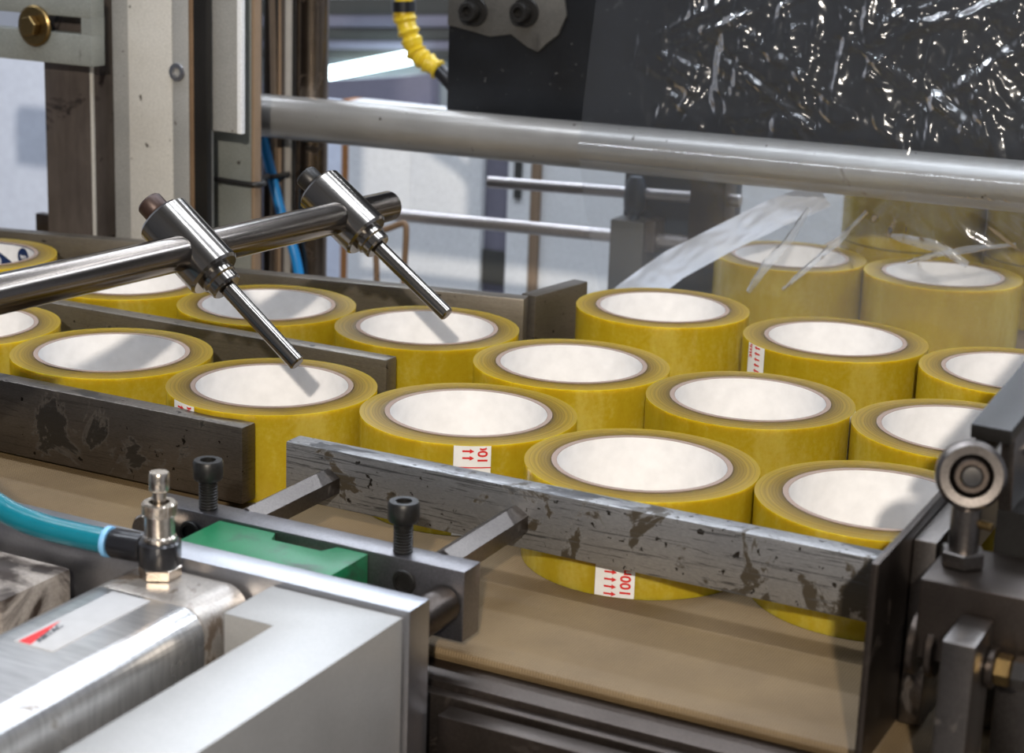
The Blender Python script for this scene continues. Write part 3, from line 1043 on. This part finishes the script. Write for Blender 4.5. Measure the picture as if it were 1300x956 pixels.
# rod-end bearing: housing ring, ball, bore stud
rc = Vector((172, -119, 103.5))
view = Vector((0.30, -0.93, 0.18)).normalized()
m = MB()
m.lathe([(7.6, -4), (10.6, -4.2), (12.0, -2.6), (12.0, 2.6), (10.6, 4.2), (7.6, 4)], rc, view, 40, closed=True)
m.build('rod_end_ring', M['grey_steel'], rg)
MB().lathe([(4.0, -5), (5.6, -5), (7.5, -2), (7.5, 2), (5.6, 5), (4.0, 5)], rc, view, 32, closed=True).build('bearing_ball', M['dark_steel'], rg)
MB().lathe([(0, -7), (3.8, -7), (3.8, 5.2), (3.3, 6.2), (0, 6.4)], rc, view, 24).build('pivot_stud', M['steel_bright'], rg)
MB().cyl(rc + Vector((0, 0, -28)), rc + Vector((0, 0, -11.2)), 5.2, seg=28).build('rod_end_shank', M['grey_steel'], rg)
MB().cyl(rc + Vector((0, 0, -32.5)), rc + Vector((0, 0, -27)), 8.0, seg=6, bev=.5, phase=.3).build('lock_nut', M['grey_steel'], rg)
# arm to the upper right
ad = Vector((10, 130, 22)).normalized()
side = ad.cross(Vector((0, 0, 1))).normalized()
upv = side.cross(ad).normalized()
b0 = Vector((175, -108, 114.0))


def slab(c0, L, w0, w1, h0, h1):
    return [c0 + side * w0 + upv * h0, c0 + side * w1 + upv * h0, c0 + side * w1 + upv * h1, c0 + side * w0 + upv * h1], ad * L


q, vv_ = slab(b0, 240, -7, 7.5, -1, 4.5)
MB().prism(q, vv_, .6).build('arm_top', M['black'], rg)
q, vv_ = slab(b0 + ad * 6, 230, 2.2, 7.2, -30, -1.2)
MB().prism(q, vv_, .6).build('arm_cheek', M['grey_steel'], rg)
q, vv_ = slab(b0 + ad * 6, 230, -7, -2.5, -12, -1.2)
MB().prism(q, vv_, .6).build('arm_cheek', M['black'], rg)
MB().box(178, 250, -98, -52, 2, 86, 1.2).build('housing', M['black'], rg)
MB().cyl((176, -119, 86.5), (181.5, -120, 86.5), 1.6, seg=16, bev=.3).build('grease_nipple', M['brass'], rg)
pc = b0 + ad * 22 + side * 7.2 - upv * 12
MB().lathe([(0, 0), (2.6, 0), (2.6, 3), (1.8, 3.6), (0, 3.6)], pc, side, 20).build('arm_pin', M['steel_bright'], rg)
# brackets under the shank
MB().box(163, 215, -140, -100, 42, 70.8, 1.2).build('cross_block', M['dark_steel'], rg)
MB().prism([(178.5, y, z) for y, z in ((-168, -40), (-168, 62), (-141, 62), (-141, 2), (-156.5, 2), (-156.5, -40))], (11, 0, 0), 1.2).build('front_lug', M['grey_steel'], rg)
MB().box(189.8, 230, -130, -118, 2, 41.7, 1.2).build('side_block', M['grey_steel'], rg)
for x, r_ in ((160.6, 11), (167, 11), (173, 9)):
    MB().cyl((x, -132, 44), (x + 3.2, -132, 44), r_, seg=32, bev=.6).build('washer', M['dark_steel'], rg)
MB().cyl((160, -132, 44), (186, -132, 44), 4, seg=20).build('pivot_pin', M['grey_steel'], rg)
MB().cyl((189.7, -146, 47), (192.5, -146, 47), 7, seg=24).build('washer', M['dark_steel'], rg)
MB().cyl((192.6, -146, 47), (197.5, -146, 47), 5.4, seg=6, bev=.3).build('nut', M['brass'], rg)
MB().cyl((198.2, -146, 47), (203, -146, 47), 5.6, seg=6, bev=.3).build('nut', M['steel_bright'], rg)
MB().cyl((203, -146, 47), (240, -146, 47), 3, seg=20).build('threaded_stud', M['dark_steel'], rg)
MB().box(205, 215.5, -60, 160, 2, 80, 1).build('rear_plate', M['black'], rg)

# ------------------------------------------------------------------ roller pipe, black plate, film
pp = thing('roller_pipe', (-200, 430, 112), 'long grey zinc pipe across the picture with film over its right half', 'pipe')
pa, pb = Vector((-508, 430, 111.5)), Vector((260, 430, 121))
MB().cyl(pa, pb, 16.2, seg=64, bev=3).build('pipe', M['pipe'], pp)
pd = (pb - pa).normalized()
MB().cyl(pa - pd * 9, pa + pd * 2, 7.5, seg=28).build('spigot', M['rust_edge'], pp)
bp_ = thing('black_plate', (-150, 470, 120), 'black painted steel plate hanging behind the pipe, white scuffs on it', 'plate')
MB().box(-357.5, 300, 462, 472, 112, 420, .8).build('plate', M['black_plate'], bp_)
m = MB()
m.prism([(x, 461.8, z) for x, z in ((-357, 187), (-338, 184), (-322, 181), (-305, 184), (-292, 176), (-283, 173), (-277, 179), (-268, 186), (-262, 200), (-268, 232), (-357, 232))], (0, -3, 0), .8)
bk = m.build('mounting_pad', M['grey_smear'], bp_, 'smeared grey mounting pad')
for x, z in ((-334.5, 198.5), (-293.5, 200.5)):
    MB().cyl((x, 458.6, z), (x, 456.6, z), 10.5, seg=32).build('washer', M['black'], bk)
    socket_screw(bk, 'socket_screw', (x - 1, 456.4, z), (0, -1, 0), 7.2, 9, M['black'])
MB().box(-357, 300, 474, 500, 400, 420, 1).build('hanger_angle', M['dark_steel'], bp_)


def ridged(p, s):
    return 1.0 - abs(noise.noise(p * s)) * 2.0


PYc = 430.0
FOLDS = []
for k in range(130):
    cx_, cz_ = random.uniform(-190, 90), random.uniform(130, 265)
    # folds hang nearly upright on the left and run down to the right on the right-hand side
    t_ = min(1, max(0, (cx_ + 190) / 200))
    an = math.radians(random.gauss(90 - 8 * t_, 16)) if random.random() > .2 + .6 * t_ else math.radians(random.gauss(-32 if cz_ < 185 else 38, 16))
    FOLDS.append((cx_, cz_, math.cos(an), math.sin(an), random.uniform(18, 70), random.uniform(2.0, 7), random.choice((-1, 1, 1)) * random.uniform(.5, 1.2)))


def crumple(x, z):
    """sharp creases of their own length and width laid over soft billows"""
    d = 0.0
    for cx_, cz_, ca, sa, L, w, h in FOLDS:
        dx, dz = x - cx_, z - cz_
        al = dx * ca + dz * sa
        if abs(al) > L:
            continue
        ac = abs(-dx * sa + dz * ca)
        if ac > w:
            continue
        d += h * w * .42 * (1 - ac / w) * (1 - (al / L) ** 2)
    return d


def pipe_z(x):
    return 111.5 + (x + 508) * (9.5 / 768)


def film_pt(u, v, x0, x1, zt):
    """u across, v from top (0) over the front of the pipe (about .5) down to the table (1)"""
    e0 = -224 - 3.6 * math.sin(min(1, v * 1.6) * PI * .5) if v < .5 else -227.6 + 21 * ((v - .5) / .5) ** 1.5
    x = e0 + u * (x1 - e0)
    pz = pipe_z(x)
    edge = min(1, .04 + max(0, u - .03) * 5)
    if v < .42:
        k = v / .42
        z = zt + (pz + 4 - zt) * k
        y = 438.0 - 23.5 * k ** .8
        q = min(1, (1 - k) * 5 + .08)
        d = crumple(x, z) + 2.2 * noise.noise(Vector((x * .035, z * .02, 3.3))) + 1.6 * ridged(Vector((x * .06 - z * .012, z * .014, 1.2)), 1.0)
        d += .9 * ridged(Vector((x * .12 + z * .07, z * .1 - x * .03, 5.2)), 1.0)
        y -= max(-9, d * edge * q)
    elif v < .58:
        k = (v - .42) / .16
        z = pz + 4 - 12 * k
        dz = z - pz
        y = PYc - math.sqrt(max(0, 17.2 ** 2 - dz * dz))
        right = max(0, min(1, (x + 60) / 120))
        y -= edge * max(0, .5 * noise.noise(Vector((x * .06, z * .05, 8.1))) + right * .9 * ridged(Vector((x * .16 + z * .1, z * .03, 2.2)), 1.0))
    else:
        k = (v - .58) / .42
        z = (pz - 8) + (1.0 - (pz - 8)) * k
        y = 415.0 + 9 * k
        right = max(.05, min(1, (x + 170) / 150))
        # creases fan out downwards from a gathered spot under the pipe
        ang = math.atan2(z - 125, x - 10)
        q = edge * min(1, k * 4 + .1) * (1 - k) * right
        d = 7 * noise.noise(Vector((x * .016, z * .022, 6.4))) + 3.5 * ridged(Vector((ang * 4.2, .3, math.hypot(x - 10, z - 125) * .012)), 1.0)
        d += 1.5 * ridged(Vector((x * .05 + z * .05, z * .04, 4.4)), 1.0)
        y -= q * d
    return (x, y, z)


fl = thing('shrink_film', (0, 425, 60), 'clear wrinkled shrink film hanging over the black plate and pipe onto the table', 'film')
m = MB()
m.grid(lambda u, v: film_pt(u, v * .58, -224, 200, 268), 300, 170)
m.build('upper_film', M['film_dense'], fl, sharp=180)
m = MB()
m.grid(lambda u, v: film_pt(u, .58 + v * .42, -224, 200, 268), 220, 80)
m.build('lower_film', M['film'], fl, sharp=180)
# hazy whitish ribbon of film sweeping up behind the curtain
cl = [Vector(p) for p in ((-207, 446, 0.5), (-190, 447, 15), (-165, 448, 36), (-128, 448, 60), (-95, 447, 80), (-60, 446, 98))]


def ribbon(u, v):
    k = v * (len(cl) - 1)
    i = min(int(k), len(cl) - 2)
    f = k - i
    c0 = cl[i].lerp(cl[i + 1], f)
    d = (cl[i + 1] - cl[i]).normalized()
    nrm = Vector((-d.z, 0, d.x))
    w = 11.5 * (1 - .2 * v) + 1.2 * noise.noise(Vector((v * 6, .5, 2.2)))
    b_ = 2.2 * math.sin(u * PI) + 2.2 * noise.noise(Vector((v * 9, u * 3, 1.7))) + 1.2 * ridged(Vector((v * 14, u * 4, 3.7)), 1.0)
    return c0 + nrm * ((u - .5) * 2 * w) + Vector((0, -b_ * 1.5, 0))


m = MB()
m.grid(ribbon, 14, 80)
m.build('film_ribbon', M['film_hazy'], fl, 'hazy whitish film ribbon', sharp=180)

# narrow whitish strips put in for glare streaks on the lower film
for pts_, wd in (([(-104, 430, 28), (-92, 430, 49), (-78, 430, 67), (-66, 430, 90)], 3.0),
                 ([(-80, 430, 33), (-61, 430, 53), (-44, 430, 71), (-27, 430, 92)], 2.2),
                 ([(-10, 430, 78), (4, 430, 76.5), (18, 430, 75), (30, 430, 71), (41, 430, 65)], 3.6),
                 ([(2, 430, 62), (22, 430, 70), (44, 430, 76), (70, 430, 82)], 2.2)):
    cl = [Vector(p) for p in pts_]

    def streak(u, v, cl=cl, wd=wd):
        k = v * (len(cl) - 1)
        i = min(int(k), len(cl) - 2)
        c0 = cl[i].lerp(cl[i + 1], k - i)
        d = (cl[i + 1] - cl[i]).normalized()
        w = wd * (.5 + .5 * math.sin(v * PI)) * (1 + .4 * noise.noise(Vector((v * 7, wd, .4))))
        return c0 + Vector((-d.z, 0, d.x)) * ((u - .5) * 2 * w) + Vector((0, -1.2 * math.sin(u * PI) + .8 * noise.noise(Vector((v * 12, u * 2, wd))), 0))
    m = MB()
    m.grid(streak, 6, 40)
    m.build('glare_strip', M['film_glare'], fl, 'whitish narrow glare strip', sharp=180)

# yellow taped cable beside the black plate
yc = thing('taped_cable', (-410, 520, 130), 'cable wrapped in yellow tape with black patches beside the black plate', 'cable')
ypts = [(-429, 520, 330), (-429.5, 520, 200), (-428, 520, 183), (-423, 520, 170), (-417, 520, 158), (-408, 520, 152), (-397, 520, 146.5)]
m = MB()
m.tube(ypts, lambda t_: 8.6 - 1.6 * t_ + .9 * math.sin(t_ * 60) + .6 * math.sin(t_ * 97 + 1), 18, 10)
m.build('yellow_wrap', M['yellow_tape'], yc)
MB().tube([(-397.2, 520, 146.6), (-388, 520, 139), (-378, 521, 128), (-370, 522, 112)], 6.0, 14).build('black_sleeve', M['black_plastic'], yc)
MB().tube([(-429.5, 519.5, 197), (-429, 519.5, 189)], 9.6, 16).build('black_band', M['black_plastic'], yc)

# ------------------------------------------------------------------ upright frame at the left
uf = thing('machine_upright', (-540, 310, -46), 'pale grey machine upright with brown post, steel face plates and rusty edge', 'upright')
Zb, Zt = 0.0, 420.0
MB().box(-596.5, -553, 300, 330, 30, Zt, .8).build('brown_post', M['brown_post'], uf, 'brown oiled post')
MB().box(-632, -597, 345, 352, 20, Zt, .8).build('side_strip', M['galv_green'], uf)
MB().box(-552.7, -543, 322, 334, 20, Zt, .8).build('edge_strip', M['galv'], uf)
MB().box(-543, -524, 310, 334, 10, Zt, .8).build('edge_plate', M['galv'], uf)
MB().box(-523.8, -486, 303, 330, 10, Zt, 1.0).build('face_plate', M['galv_pale'], uf)
MB().box(-554.6, -552.6, 299, 301.5, 30, Zt, .5).build('edge_highlight', M['galv_pale'], uf, 'painted highlight along the brown post edge')  # corner highlight of the post painted as a thin pale strip
fp = MB().box(-485.8, -472, 303, 332, 10, Zt, 1.0).build('corner_plate', M['galv'], uf)
MB().lathe([(0, .5), (2.6, .5), (2.8, 0), (5.6, 0), (6.4, -1.2), (6.0, -2.2), (3.4, -2.4), (2.8, .2)], (-481, 303, 155.5), (0, 1, 0), 28).build('socket_bush', M['alu'], fp)
MB().box(-471.8, -468, 303, 309, 10, Zt, .8).build('rust_strip', M['rust_edge'], uf, 'rusty brown edge')
MB().box(-467.8, -457, 303, 309, 10, Zt, .8).build('recess_shade', M['black'], uf)  # solid black strip standing in for the shade of a recess
MB().box(-640, -492, 336, 343.8, 10, 34, .8).build('foot_angle', M['dark_steel'], uf)
MB().box(-620, -470, 352.5, 366, -60, Zt, .8).build('back_plate', M['dark_steel'], uf)
MB().box(-600, -500, 352.6, 365, -850, -60.4, .8).build('leg', M['dark_steel'], uf)

sb = thing('slotted_bracket', (-570, 290, 155), 'grey-green slotted bracket with a brass hex bolt at the top left corner', 'bracket')
m = MB()
x0, x1, z0, z1 = -700, -538, 156, 203
sx0, sx1, sz0, sz1 = -640, -547, 177.5, 189
m.box(x0, x1, 282, 296, sz1, z1, .8)
m.box(x0, x1, 282, 296, z0, sz0, .8)
m.box(sx1, x1, 282.2, 295.8, sz0 - .6, sz1 + .6, 0)
m.box(x0, sx0, 282.2, 295.8, sz0 - .6, sz1 + .6, 0)
m.build('slotted_plate', M['galv_green'], sb)
bc = Vector((-586.5, 282, 181.0))
m = MB()
m.lathe([(3, 0), (13, 0), (14.2, 1), (14.2, 2.6), (13, 3.6), (3, 3.6)], bc, (0, -1, 0), 36, closed=True)
wa = m.build('washer', M['brass'], sb, 'brass washer')
MB().cyl(bc + Vector((0, -3.7, 0)), bc + Vector((0, -10, 0)), 7.4, seg=6, bev=.8, phase=.2).build('hex_bolt', M['brass'], sb, 'brass hex bolt')

gp = thing('hanger_plate', (-455, 318, 98), 'flat grey hanger plate with bright edge left of the pipe end', 'plate')
MB().box(-470, -440.4, 316, 320, 115.5, 420, .8).build('plate', M['galv'], gp)
MB().box(-440.2, -436.2, 314.5, 319, 115.5, 420, .8).build('bright_edge', M['white_panel'], gp, 'bright flange')
lp = thing('lower_sheet', (-465, 348, 0), 'grey-green lower sheet under the hanger plate beside the cables', 'panel')
MB().box(-498, -450, 345.5, 352, -30, 420, .8).build('sheet', M['galv_green'], lp)
MB().box(-449.8, -447, 345.5, 354, -30, 420, .6).build('edge', M['cable_tan'], lp)
MB().box(-490, -452, 345.8, 351.5, -850, -30.3, .8).build('leg', M['dark_steel'], lp)
MB().box(-528, -497, 474, 480, -60, 420, .8).build('backing', M['dark_panel'], lp)  # dark sheet added to darken the gaps between the cables
cabs = [(-521, 457, 3.2, 'cable_grey', 1, 'grey conduit beside the hanger plate, first of the cable bundle'),
        (-513.5, 460, 2.6, 'cable_dark', -3, 'dark brown cable just right of the grey conduit'),
        (-508, 456, 2.7, 'cable_tan', 5, 'tan cable leaning right across the bundle'),
        (-502, 461, 2.9, 'cable_tan', -1, 'tan cable straight down the middle of the bundle'),
        (-497, 456, 2.4, 'cable_dark', 2, 'dark cable between the tan cable and right conduit'),
        (-492.5, 456, 3.0, 'cable_grey', 0, 'grey-green conduit nearest the polished column')]
for x, y, r_, mt_, sw, tx in cabs:
    o = MB().tube([(x - sw * .6, y, 420), (x - sw * .2, y, 250), (x + sw * .3, y, 150), (x + sw * .5, y, 60), (x + sw * .4, y, -10), (x, y, -60)], r_, 10, 5).build('cable', M[mt_])
    tag(o, tx, 'cable', 'cables running down beside the column')
o = MB().tube([(-519, 450.5, 126), (-514, 449.5, 106), (-510, 449, 88), (-503, 449, 64), (-492, 449, 29), (-479, 449, -4), (-470, 449, -60)], 4.0, 14).build('air_hose', M['blue_hose'])
tag(o, 'bright blue air hose slanting down behind the clamp heads', 'hose')
m = MB()
m.tube([(-500, 342, 80), (-480, 341.5, 77), (-452, 341.5, 76), (-443.5, 344, 76), (-443.8, 353, 75.5), (-456, 366, 75), (-480, 410, 70), (-503, 443, 62), (-494, 444.5, 64), (-486, 449, 66)], 1.9, 10)
tag(m.build('cable_tie', M['tie']), 'black cable tie band around the panel and cables', 'cable tie')
o = thing('column', (-480, 470, -60), 'oily polished round steel column right of the cables', 'column')
MB().cyl((-480.5, 470, -200), (-480.5, 470, 420), 12.8, seg=40, bev=0).build('round_bar', M['column'], o)
MB().box(-508, -453, 448, 492, -850, -200.2, 1).build('base', M['dark_steel'], o)

# ------------------------------------------------------------------ machinery behind
gdr = thing('guide_rods', (-320, 560, 40), 'pair of blurred grey horizontal guide rods carrying a dark block behind the rail', 'guide rods')
MB().cyl((-372, 560, 57), (-160, 560, 65.5), 4.6, seg=24).build('guide_rod', M['rod_far'], gdr)
MB().cyl((-560, 560, 17.5), (-160, 560, 30), 5.2, seg=24).build('guide_rod', M['rod_far'], gdr)
MB().box(-259.5, -232, 548, 572, -60, 42, 1).build('carriage_block', M['dark_panel'], gdr)
MB().box(-231.5, -223.5, 550, 570, 20, 44, 1).build('side_cheek', M['cable_dark'], gdr)
kn = MB().lathe([(0, 0), (4, 0), (4, 3), (8.5, 8), (9.2, 18), (8, 27), (5, 33), (0, 34)], (-244, 558, 42.2), (0, 0, 1), 28).build('knob', M['navy'], gdr, 'dark blue clamp knob')
MB().box(-196, -168, 548, 572, 14, 80, 1).build('end_block', M['dark_steel'], gdr)
MB().box(-260, -170, 573, 590, -60, 90, 1).build('back_bracket', M['navy'], gdr)
MB().box(-570, -556, 550, 575, -60, 30, 1).build('end_stand', M['grey_panel'], gdr)
MB().box(-556, -240, 553, 568, -850, -60.3, 1).build('pedestal', M['grey_panel'], gdr)

bf = thing('bent_bracket', (-455, 545, -60), 'small rusty arched bracket standing behind the thick rod end', 'bracket')
m = MB()
m.tube([(-463, 545, -60), (-465, 545, -20), (-466.5, 545, 2), (-462, 545, 8.5), (-453, 545, 12.5), (-443, 545, 17), (-438.5, 545, 17), (-437.5, 545, 8), (-438.5, 545, -20), (-439, 545, -60)], 2.6, 8, 4)
m.build('arch', M['rust_edge'], bf)
MB().box(-475, -430, 532, 550, -850, -60.2, 1).build('stand', M['dark_steel'], bf)

cb = thing('white_cabinet', (-600, 1000, -300), 'white blurred machine cabinet with dark slot behind the guide rods', 'cabinet')
MB().box(-640, -557, 900, 930, -850, 60, 2).build('door', M['white_panel'], cb)
MB().box(-716, -640.4, 902, 930, -850, 60, 2).build('side_panel', M['white_panel'], cb)
MB().box(-556.6, -528, 908, 930, -850, 60, 2).build('recess_strip', M['lavender'], cb)
MB().box(-555.5, -530, 904, 907.7, -112, -77, .5).build('dark_slot', M['dark_panel'], cb)
MB().box(-527.7, -502, 900, 930, -850, 60, 2).build('white_pillar', M['white_panel'], cb)
MB().box(-519, -511, 897, 899.7, -20, 60, .3).build('hinge_slot', M['dark_panel'], cb)
MB().box(-501.6, -493, 900, 930, -850, 60, 1).build('seal_strip', M['cable_tan'], cb)
MB().box(-492.6, -150, 905, 930, -850, 60, 2).build('rear_panel', M['white_panel'], cb)
MB().box(-726, -716.4, 905, 930, -850, 60, 1).build('orange_strip', M['orange'], cb, 'orange-brown edge strip')

bx = tag(MB().box(-1060, -900, 700, 760, -850, 120, 3).build('panel', M['blue_white']), 'pale blue-white blurred panel at the left picture edge', 'panel')
bl = tag(MB().box(-860, -745, 1000, 1040, -850, 40, 3).build('panel', M['blue_white']), 'lavender-white strip panel between column and orange strip', 'panel')

fm = thing('rear_machine', (-1200, 1800, -850), 'blurred rear machine with horizontal bars and a glowing light reflection above the pipe', 'machine')
MB().box(-1500, -700, 1840, 1900, -850, 320, 3).build('frame', M['grey_panel'], fm)
for z, h, mt_ in ((100, 24, 'white_panel'), (62, 12, 'dark_panel'), (40, 9, 'lavender'), (18, 10, 'dark_panel'), (4, 8, 'lavender'), (-12, 8, 'dark_panel')):
    m = MB()
    m.prism([(-1480, 1800, z - h), (-1480, 1800, z + h), (-800, 1800, z + h + 46), (-800, 1800, z - h + 46)], (0, 36, 0), 1)
    m.build('cross_bar', M[mt_], fm)
MB().cyl((-1330, 1780, -36), (-1150, 1780, 8), 11, seg=20).build('reflection_band', M['reflection_glow'], fm, 'bright cyan-white band for a light reflection')  # emissive tube standing in for a reflected fluorescent light
m = MB()
m.prism([(-1480, 1720, -400), (-1480, 1720, -62), (-1080, 1720, -8), (-1080, 1720, -400)], (0, 30, 0), 2)
m.build('slanted_cover', M['lavender'], fm, 'plain grey-lavender cover')
m = MB()
m.prism([(-1250, 1700, -400), (-1250, 1700, -110), (-1000, 1700, -40), (-1000, 1700, -400)], (0, 18, 0), 2)
m.build('blue_cover', M['blue_panel'], fm, 'blue cover')
